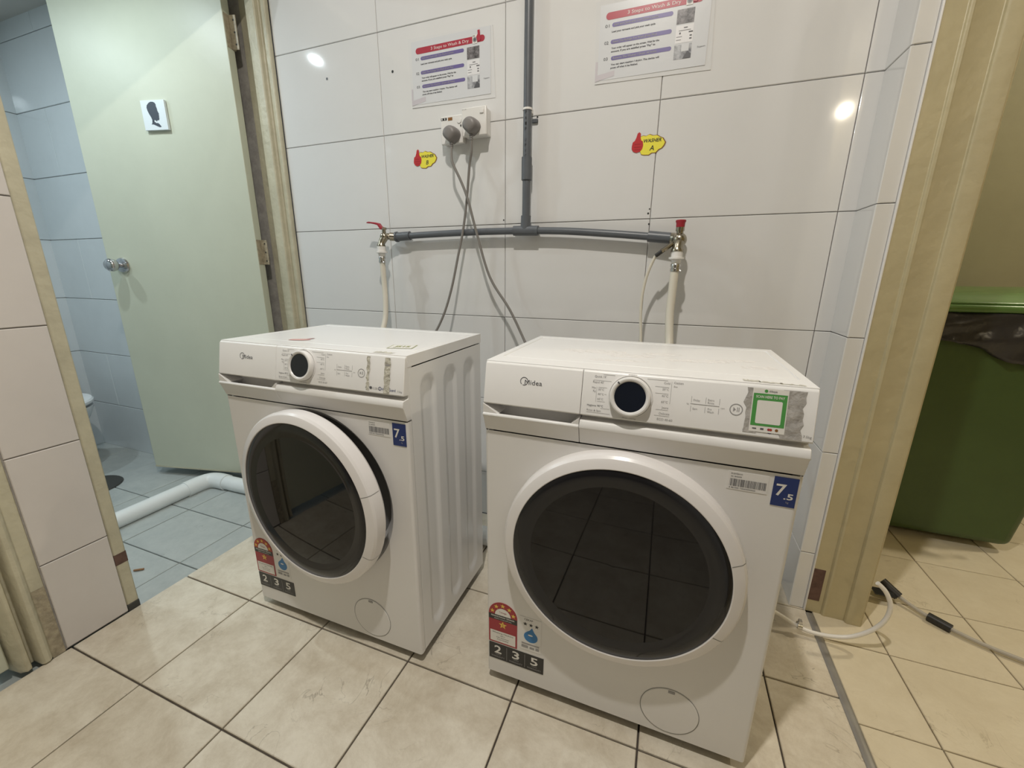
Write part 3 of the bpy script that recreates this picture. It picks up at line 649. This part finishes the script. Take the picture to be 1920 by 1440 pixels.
q.build('pipe_marking', m_black, P, world=True, smooth=False)['kind'] = 'stuff'

# left tap: body on the pipe end pointing left, lever up-left, outlet down
T1 = thing('tap', 'brass tap with thin red lever at the left end of the grey pipe', 'tap', (-.455, -.05, 1.16), 0, 'washing machine taps')
MB().tube([(-.447,-.034,1.165),(-.468,-.046,1.166)], .0155, 14).tube([(-.462,-.042,1.166),(-.482,-.060,1.166)], .0125, 14).sphere((-.482,-.062,1.164), .0165, .0165, .0165).tube([(-.482,-.062,1.160),(-.490,-.070,1.142),(-.491,-.073,1.124)], [.014,.0135,.0165], 14, smooth=4).build('tap_body', m_brass, T1, world=True)
MB().tube([(-.482,-.062,1.175),(-.482,-.062,1.196)], .0075, 12).tube([(-.482,-.062,1.190),(-.482,-.062,1.198)], .0105, 6).build('tap_spindle', m_brass, T1, world=True)
MB().prism([(-.480,1.190),(-.494,1.191),(-.506,1.207),(-.520,1.211),(-.548,1.216),(-.556,1.2155),(-.556,1.2195),(-.546,1.2215),(-.516,1.2175),(-.500,1.2145),(-.490,1.2025),(-.479,1.1985)], 'y', -.071, -.055).build('lever', m_redpl, T1, world=True, bevel=.0018)
# right tap: seen end-on, lever folded down-left, red cap on top
T2 = thing('tap', 'brass tap with red knob on top at the right end of the grey pipe', 'tap', (.585, -.05, 1.13), 0, 'washing machine taps')
MB().tube([(.570,-.032,1.138),(.592,-.050,1.134)], .0165, 16).sphere((.593,-.062,1.130), .0215, .022, .0215).tube([(.593,-.066,1.125),(.590,-.080,1.108),(.590,-.084,1.093)], [.0165,.0155,.0185], 16, smooth=4).tube([(.593,-.064,1.146),(.592,-.064,1.158)], .010, 12).build('tap_body', m_brass, T2, world=True)
MB().tube([(.592,-.064,1.155),(.592,-.064,1.166)], .0125, 14).build('tap_spindle', m_brass, T2, world=True)
MB().lathe([(.0115,0),(.0125,.006),(.0128,.014),(.0148,.018),(.0148,.0215),(.013,.0225),(.0,.0225)], (.592,-.064,1.164), 'z', 20).build('red_cap', m_redpl, T2, world=True)
MB().tube([(.575,-.082,1.118),(.556,-.090,1.103),(.545,-.094,1.096)], .0065, 10).build('lever', m_brass, T2, world=True)
MB().tube([(.552,-.092,1.100),(.530,-.096,1.083)], .0060, 10).build('lever_sleeve', m_black, T2, world=True)

def inlet(label, p0, pts, r):
    h = thing('inlet_hose', label, 'hose', p0, 0, 'washing machine inlet hoses')
    MB().tube(pts, r, 14, smooth=6).build('hose_tube', m_hose, h, world=True)
    x, y, z = p0
    MB().lathe([(.0165,.0),(.0168,-.014),(.0165,-.018),(.0225,-.019),(.0225,-.024),(.014,-.026),(.0125,-.036)], (x, y, z), 'z', 20).build('hose_nut', m_hosewhite, h, world=True)
    MB().lathe([(r+.0015,-.038),(r+.0028,-.040),(r+.0028,-.047),(r+.0012,-.048),(r+.0012,-.051),(r+.0028,-.052),(r+.0028,-.060),(r+.001,-.062)], (x, y, z), 'z', 16).tube([(x+.010,y-.005,z-.055),(x+.016,y-.008,z-.060)], .0035, 8).build('hose_clamp', m_metal, h, world=True)
    return h
inlet('straight ivory water hose hanging from the tap with the red lever', (-.491,-.073,1.128), [(-.491,-.073,1.10),(-.489,-.074,1.0),(-.480,-.085,.92),(-.472,-.11,.84),(-.468,-.17,.76),(-.46,-.26,.73),(-.45,-.31,.735)], .0105)
inlet('thick ivory water hose hanging from the tap with the red cap', (.590,-.084,1.098), [(.590,-.084,1.07),(.588,-.088,.98),(.588,-.100,.90),(.595,-.130,.82),(.60,-.19,.74),(.60,-.25,.71),(.60,-.295,.715)], .0125)
h = tag(MB().tube([(.534,-.090,1.090),(.522,-.088,1.065),(.508,-.084,1.02),(.500,-.082,.96),(.501,-.085,.90),(.508,-.095,.83),(.515,-.12,.74),(.52,-.17,.62)], .0046, 10, smooth=6).build('overflow_tube', m_hose), 'thin white tube curving down from the lever of the right tap', 'tube')

# ------------------------------------------------------------------ sockets, plugs, cords
def socket(label, x0, x1, z0, z1, d, big):
    s_ = thing('wall_socket', label, 'socket', ((x0+x1)/2, -.001, (z0+z1)/2), 0, 'wall sockets')
    MB().box(x0+.003, x1-.003, -d+.008, -.0008, z0+.003, z1-.003).build('back_box', m_socket, s_, world=True, bevel=.003)
    MB().box(x0, x1, -d, -d+.009, z0, z1).build('face_plate', m_socket, s_, world=True, bevel=.0035)
    return s_
S2 = socket('deep white wall socket holding the higher of the two grey plugs', -.1430, -.0505, 1.483, 1.571, .045, True)
MB().box(-.074, -.060, -.0485, -.044, 1.548, 1.560).build('switch_rocker', m_socket, S2, world=True, bevel=.001)
MB().text('6T 13A', -.140, 1.5635, .0036, -.0455).build('socket_lettering', m_print_light, S2, world=True, smooth=False)
S1 = socket('slimmer white wall socket with brown and black stickers above its plug', -.2340, -.1450, 1.470, 1.560, .030, False)
MB().lathe([(.0,-.0330),(.0075,-.0330),(.0085,-.0300)], (-.1595, 0, 1.5395), 'y', 20, caps=False).build('switch_rocker', m_socket, S1, world=True)
q = MB().rect(-.2315, -.2085, 1.5460, 1.5535, -.0306, 0); q.rect(-.229, -.2255, 1.547, 1.5525, -.0309, 1); q.rect(-.2175, -.2145, 1.547, 1.5525, -.0309, 1)
q.rect(-.2035, -.1865, 1.5440, 1.5535, -.0306, 2); q.build('socket_stickers', [m_black, m_white, m_brown], S1, world=True, smooth=False)
MB().box(-.1560, -.1520, -.0312, -.0298, 1.521, 1.527).build('screw_hole', m_black, S1, world=True)

def power_cord(label, x, z, yb, pts):
    c_ = thing('power_cord', label, 'power cord', (x, yb, z), 0, 'washing machine power cords')
    out = []
    for k in range(28):
        a = 2*PI*k/28; r = .026*(1+.05*math.cos(2*a)); xx = r*math.cos(a); zz = r*math.sin(a)*1.06
        if zz < 0: xx *= 1 - .55*(-zz/.028)**1.5
        out.append((xx, zz))
    m = MB(); n = len(out); lv = [(0, 1.), (-.020, 1.0), (-.034, .93), (-.041, .78), (-.044, .5)]
    m.add([(x+a*s_, yb+d, z+b*s_) for d, s_ in lv for a, b in out], [(l*n+k, l*n+(k+1) % n, (l+1)*n+(k+1) % n, (l+1)*n+k) for l in range(len(lv)-1) for k in range(n)] + [tuple(range(n)), tuple(range((len(lv)-1)*n, len(lv)*n))])
    po = m.build('plug', m_plug, c_, world=True, ang=50)
    p = Vector(pts[0])
    m2 = MB()
    for k in range(4): m2.lathe([(.0,.0),(.0078-.0008*k,.0),(.0082-.0008*k,-.003),(.006-.0005*k,-.0045),(.0,-.0045)], (p.x, p.y, p.z+.016-.006*k), 'z', 12)
    m2.build('strain_relief', m_plug, po, world=True)
    MB().tube(pts, .0046, 10, smooth=6).build('cable', m_cord, c_, world=True)
    return c_
power_cord('grey power cord from the higher plug hanging behind the left washing machine', -.0985, 1.507, -.0455, [(-.0975,-.066,1.470),(-.100,-.062,1.43),(-.113,-.052,1.392),(-.128,-.046,1.29),(-.145,-.048,1.183),(-.165,-.055,1.091),(-.188,-.07,.974),(-.216,-.09,.873),(-.252,-.12,.79),(-.30,-.19,.70),(-.34,-.28,.55),(-.36,-.32,.40)])
power_cord('grey power cord from the lower plug hanging behind the right washing machine', -.1825, 1.494, -.0305, [(-.181,-.052,1.456),(-.1775,-.062,1.425),(-.170,-.068,1.398),(-.142,-.066,1.343),(-.116,-.064,1.280),(-.086,-.056,1.163),(-.037,-.055,1.015),(.044,-.065,.903),(.11,-.085,.795),(.19,-.15,.69),(.27,-.22,.58),(.32,-.28,.45)])

# ------------------------------------------------------------------ posters and stickers
def poster(label, dx, dz):
    p = thing('instruction_poster', label, 'poster', (-.206+dx, -.002, 1.712+dz), 0, 'washing instruction posters')
    T = Matrix.Translation((dx, 0, dz))
    def mb(): q = MB(); q.T = T; return q
    mb().add([(-.3715,-.0011,1.825),(-.0445,-.0016,1.813),(-.0350,-.0012,1.6045),(-.3640,-.0022,1.6100),(-.3715,-.0002,1.825),(-.0445,-.0002,1.813),(-.0350,-.0002,1.6045),(-.3640,-.0002,1.6100)],
        [(0,1,2,3),(4,5,6,7),(0,1,5,4),(1,2,6,5),(2,3,7,6),(3,0,4,7)]).build('laminate_pouch', m_pouch, p, world=True, smooth=False)
    mb().box(-.3570, -.0520, -.0026, -.0012, 1.6180, 1.8120).build('paper_sheet', m_paper, p, world=True)
    y = -.0030
    q = mb().pill(-.3395, -.0725, 1.7725, 1.7912, y, 0); q.text('3 Steps to Wash & Dry', -.2775, 1.7778, .0088, y-.0004, 1, w=.146)
    q.build('title_banner', [m_bannerred, m_white], p, world=True, smooth=False)
    q = mb()
    for (x0, z0, t, x1) in ((-.3205, 1.7525, 'Start and Check with Your Phone Camera', -.1500), (-.3222, 1.7095, 'Select The Package You Want (Press Play)', -.1500), (-.3187, 1.6670, 'Remove The Washer / Dryer All Items', -.1472)):
        q.pill(x0, x1, z0, z0+.0108, y, 0); q.text(t, x0+.006, z0+.0030, .0052, y-.0004, 1, w=.125, bold=.0001)
    q.build('step_banners', [m_purple, m_print_light], p, world=True, smooth=False)
    q = mb()
    for t, z in (('01', 1.7535), ('02', 1.7105), ('03', 1.6690)): q.text(t, -.3410, z, .0078, y, w=.0125, bold=.0001)
    for t, x, z, wd in (('Load your garments and pick your wash cycle', -.3208, 1.7390, .124), ('Your order will appear on the screen. Wait for the', -.3192, 1.6965, .137), ('amount. If you are satisfied press "Pay" to', -.3196, 1.6880, .127), ('You can start washing / drying. The device will', -.3182, 1.6540, .139), ('power off when it has finished.', -.3185, 1.6455, .080)):
        q.text(t, x, z, .0044, y, w=wd, bold=.00025)
    q.text('Support', -.0775, 1.6635, .0040, y, w=.021)
    q.build('printed_text', m_print, p, world=True, smooth=False)['kind'] = 'stuff'
    mb().rect(-.1390, -.0927, 1.7280, 1.7630, y).build('photo_print', m_pic1, p, world=True, smooth=False)
    q = mb().rect(-.1385, -.0918, 1.6815, 1.7245, y, 0)
    for x0, x1, z0, z1 in ((-.1180, -.1080, 1.7170, 1.7190), (-.1310, -.0990, 1.7110, 1.7120), (-.1290, -.1250, 1.7030, 1.7075), (-.1040, -.0930, 1.7045, 1.7075), (-.1360, -.1210, 1.6965, 1.6975), (-.1010, -.0950, 1.6955, 1.6985), (-.1360, -.1230, 1.6890, 1.6900), (-.1010, -.0950, 1.6885, 1.6915)): q.rect(x0, x1, z0, z1, y-.0004, 1)
    q.build('screen_print', [m_pic2, m_print], p, world=True, smooth=False)
    q = mb().rect(-.1390, -.0925, 1.6418, 1.6778, y, 0).rect(-.1200, -.1000, 1.6600, 1.6778, y-.0003, 1).flat([(-.1150,1.6420),(-.0930,1.6420),(-.0930,1.6520),(-.1030,1.6600)], y-.0005, 2)
    q.build('photo_print', [m_pic3, m_paper, m_print], p, world=True, smooth=False)
    q = mb().rect(-.1175, -.1000, 1.7700, 1.7950, y-.0007, 0); q.disc(-.1085, 1.7810, .0078, y-.001, 1); q.disc(-.1085, 1.7810, .0045, y-.0013, 2); q.rect(-.1165, -.1075, 1.7900, 1.7935, y-.001, 1)
    q.flat([(-.1030,1.7880),(-.0975,1.7960),(-.0985,1.8060),(-.0900,1.8065),(-.0885,1.7900),(-.0860,1.7790),(-.0910,1.7740),(-.1000,1.7760)], y-.0014, 3)
    q.build('washer_motif', [m_white, m_print_light, m_pipe, m_bannerred], p, world=True, smooth=False)
    mb().flat([(-.3640,1.6690),(-.3580,1.6690),(-.3580,1.6330),(-.3060,1.6400),(-.3060,1.6260),(-.3640,1.6160)], y).build('corner_mark', M('pale_mauve_print', (.58, .54, .57), .4), p, world=True, smooth=False)
    return p
poster('laminated washing instruction poster above the wall sockets', 0, 0)
poster('laminated washing instruction poster right of the vertical grey pipe, its top cut off', .664, -.012)

def tagsticker(label, dx, dz, second):
    p = thing('washer_sticker', label, 'sticker', (-.322+dx, -.001, 1.440+dz), 0, 'hand-lettered washer stickers')
    T = Matrix.Translation((-.322+dx, 0, 1.440+dz))
    def mb(): q = MB(); q.T = T; return q
    blob = [(-.024,.020),(-.016,.023),(-.008,.021),(.002,.025),(.012,.021),(.024,.021),(.032,.016),(.041,.012),(.049,.000),(.046,-.008),(.040,-.015),(.032,-.018),(.024,-.026),(.012,-.026),(.004,-.031),(-.010,-.030),(-.018,-.028),(-.022,-.020),(-.024,-.006)]
    mb().prism([(a*1.05+.001, b*1.06) for a, b in blob], 'y', -.0012, -.0002).build('sticker_edge', m_brown, p, world=True, smooth=False)
    mb().flat(blob, -.0015).build('sticker_face', m_stickyel, p, world=True, smooth=False)
    hand = [(-.048,-.004),(-.046,.007),(-.040,.011),(-.036,.020),(-.033,.031),(-.028,.034),(-.0235,.030),(-.023,.018),(-.021,.011),(-.016,.008),(-.014,-.003),(-.016,-.013),(-.022,-.020),(-.033,-.023),(-.043,-.019),(-.048,-.011)]
    q = mb().flat(hand, -.0019, 0); q.rect(-.0405, -.0215, .0005, .0013, -.0022, 1).rect(-.0415, -.0205, -.0075, -.0067, -.0022, 1).rect(-.0395, -.0215, -.0150, -.0142, -.0022, 1)
    q.build('thumb_shape', [m_stickred, M('dark_red_line', (.2, .005, .01), .5)], p, world=True, smooth=False)
    q = mb().text('WASHER', -.0135, .0035, .0095, -.0018, 0, w=.052, bold=.0003, shear=.25).text(second, .005, -.0195, .0135, -.0018, 0, bold=.0003, shear=.2)
    q.build('handwriting', m_black, p, world=True, smooth=False)
tagsticker('yellow cloud sticker with red thumb reading WASHER B below the sockets', 0, 0, 'B')
tagsticker('yellow cloud sticker with red thumb reading WASHER A above the right tap', .796, -.022, 'A')

# ------------------------------------------------------------------ bathroom objects
pv = thing('floor_pipe', 'thick white PVC pipe bent at a corner on the grey bathroom floor', 'pipe', (-1.52, -.25, 0))
MB().tube([(-1.505,-1.30,.010),(-1.515,-.32,.010)], .0345, 20).build('pipe_run', m_pvcw, pv, world=True)
MB().tube([(-1.44,-.235,.010),(-1.15,-.225,.010)], .0345, 20).build('pipe_run', m_pvcw, pv, world=True)
MB().tube([(-1.514,-.36,.010),(-1.513,-.29,.010),(-1.498,-.252,.010),(-1.46,-.236,.010),(-1.40,-.234,.010)], .0385, 20, smooth=5).build('pipe_elbow', m_pvcw, pv, world=True)

tl = thing('toilet', 'white ceramic toilet half hidden behind the door jamb', 'toilet', (-2.38, -.50, -.02))
MB().lathe([(.10,0),(.105,.02),(.085,.06),(.085,.14),(.13,.22),(.185,.30),(.205,.345),(.205,.36),(.0,.36)], (-2.36,-.475,-.02), 'z', 32, sx=1.0).build('toilet_bowl', m_ceramic, tl, world=True)
MB().lathe([(.0,0),(.205,0),(.212,.008),(.212,.018),(.205,.026),(.0,.030)], (-2.36,-.475,.352), 'z', 32, sx=1.0).build('toilet_lid', m_ceramic, tl, world=True)
MB().box(-2.675, -2.55, -.70, -.31, .36, .72).build('toilet_cistern', m_ceramic, tl, world=True, bevel=.02, seg=3)
tag(MB().lathe([(.0,0),(.115,0),(.120,.003),(.116,.007),(.06,.009),(.0,.009)], (0,0,0), 'z', 40).build('drain_cover', m_dark), 'dark round cover lying on the bathroom floor behind the jamb', 'drain cover').location = (-2.04, -.478, -.0198)
tag(MB().tube([(-1.132,-.774,-.016),(-1.122,-.768,-.015),(-1.108,-.756,-.016)], .0035, 8, smooth=3).build('brown_stub', m_butt), 'tiny brown stub lying on the grey floor by the door jamb', 'litter')

# ------------------------------------------------------------------ side-room objects
bn = thing('wheelie_bin', 'dark green plastic wheelie bin standing beyond the right doorway', 'bin', (1.665, .70, 0))
m = MB(); lo = [(1.44,.46),(1.89,.46),(1.89,.92),(1.44,.92)]; hi = [(1.375,.405),(1.955,.405),(1.955,.98),(1.375,.98)]
m.add([(a,b,.03) for a,b in lo]+[(a,b,.91) for a,b in hi], [(0,1,5,4),(1,2,6,5),(2,3,7,6),(3,0,4,7),(3,2,1,0)]).build('bin_body', m_bin, bn, world=True, bevel=.03, seg=4)
def frame_ring(x0, x1, y0, y1, t, z0, z1):
    q = MB(); q.box(x0, x1, y0, y0+t, z0, z1).box(x0, x1, y1-t, y1, z0, z1).box(x0, x0+t, y0+t, y1-t, z0, z1).box(x1-t, x1, y0+t, y1-t, z0, z1); return q
frame_ring(1.345, 1.985, .375, 1.01, .05, .912, .938).build('bin_rim', m_binrim, bn, world=True, bevel=.010, seg=3)
MB().prism([(.385,.938),(.385,.944),(.42,.968),(.60,.985),(.85,.99),(1.0,.965),(1.0,.938)], 'x', 1.36, 1.97).build('bin_lid', m_binrim, bn, world=True, bevel=.012, seg=3)
MB().tube([(1.45,1.03,.93),(1.88,1.03,.93)], .014, 12).build('bin_handle', m_binrim, bn, world=True)
for x in (1.42, 1.91):
    MB().tube([(x-.022,.97,.1),(x+.022,.97,.1)], .10, 24).build('bin_wheel', m_dark, bn, world=True)
bg = MB(); nx, nz = 40, 12; rb = random.Random(2); base = [rb.uniform(-.012, .012) for _ in range(nx+1)]
for i in range(nx+1):
    u = i/nx; x = 1.37+.60*u; low = max(.60, .818 - .36*max(0, x-1.50)) + .005*math.sin(u*23) + base[i]*.25
    for j in range(nz+1):
        v = j/nz; z = .911-(.911-low)*v
        yy = .405+(.46-.405)*(.91-z)/.88
        bg.v.append((x, yy-.022-.010*math.sin(PI*v)-.007*math.sin(u*47+v*3)*v-.006*math.sin(u*19+v*9), z))
n = nz+1
for i in range(nx):
    for j in range(nz): bg.f.append((i*n+j, i*n+j+1, (i+1)*n+j+1, (i+1)*n+j)); bg.i.append(0)
bo = bg.build('bin_bag', m_bag, ang=80); md = bo.modifiers.new('thick', 'SOLIDIFY'); md.thickness = .0012; md.offset = 1
tag(bo, 'black plastic bin bag folded over the rim of the green bin', 'bin bag')

# drain hose arcing through the doorway, taped grey cable on the floor
h1 = thing('drain_hose', 'white bendy drain hose looping beside the right door frame', 'hose', (1.10, -.24, 0))
MB().tube([(.80,-.275,.13),(.90,-.262,.095),(.974,-.25,.056),(1.057,-.25,.022),(1.139,-.25,.031),(1.19,-.25,.068),(1.218,-.25,.115),(1.222,-.25,.165),(1.205,-.25,.205),(1.182,-.25,.228)], .0058, 12, smooth=6).build('hose_tube', m_hosewhite, h1, world=True)
MB().lathe([(.008,-.006),(.0105,-.006),(.0105,.006),(.008,.006)], (1.033,-.25,.034), 'x', 14).box(1.029, 1.037, -.256, -.244, .038, .052).build('hose_clip', m_metal, h1, world=True)
h2 = thing('floor_cable', 'grey flat hose with black tape running across the side-room floor', 'cable', (1.45, -.05, 0))
MB().tube([(1.345,.035,.040),(1.38,.01,.020),(1.43,-.045,.012),(1.52,-.11,.011),(1.66,-.165,.011),(1.85,-.25,.011),(2.1,-.36,.011)], .0058, 10, smooth=6).build('cable_run', M('dull_grey_tube', (.46, .43, .38), .5), h2, world=True)
MB().tube([(1.335,.045,.046),(1.372,.014,.022)], .0150, 12).build('black_tape', m_black, h2, world=True)
MB().box(1.300, 1.356, -.012, .022, .030, .034).build('tape_flap', m_black, h2, world=True)
MB().tube([(1.425,-.040,.013),(1.465,-.075,.012)], .0130, 12).build('black_tape', m_black, h2, world=True)
# waste pipe on the floor behind the machines
tag(MB().tube([(-.45,-.195,.036),(.93,-.195,.036)], .0355, 20).build('waste_pipe', m_pvcw), 'white waste pipe lying on the floor behind the washing machines', 'pipe')
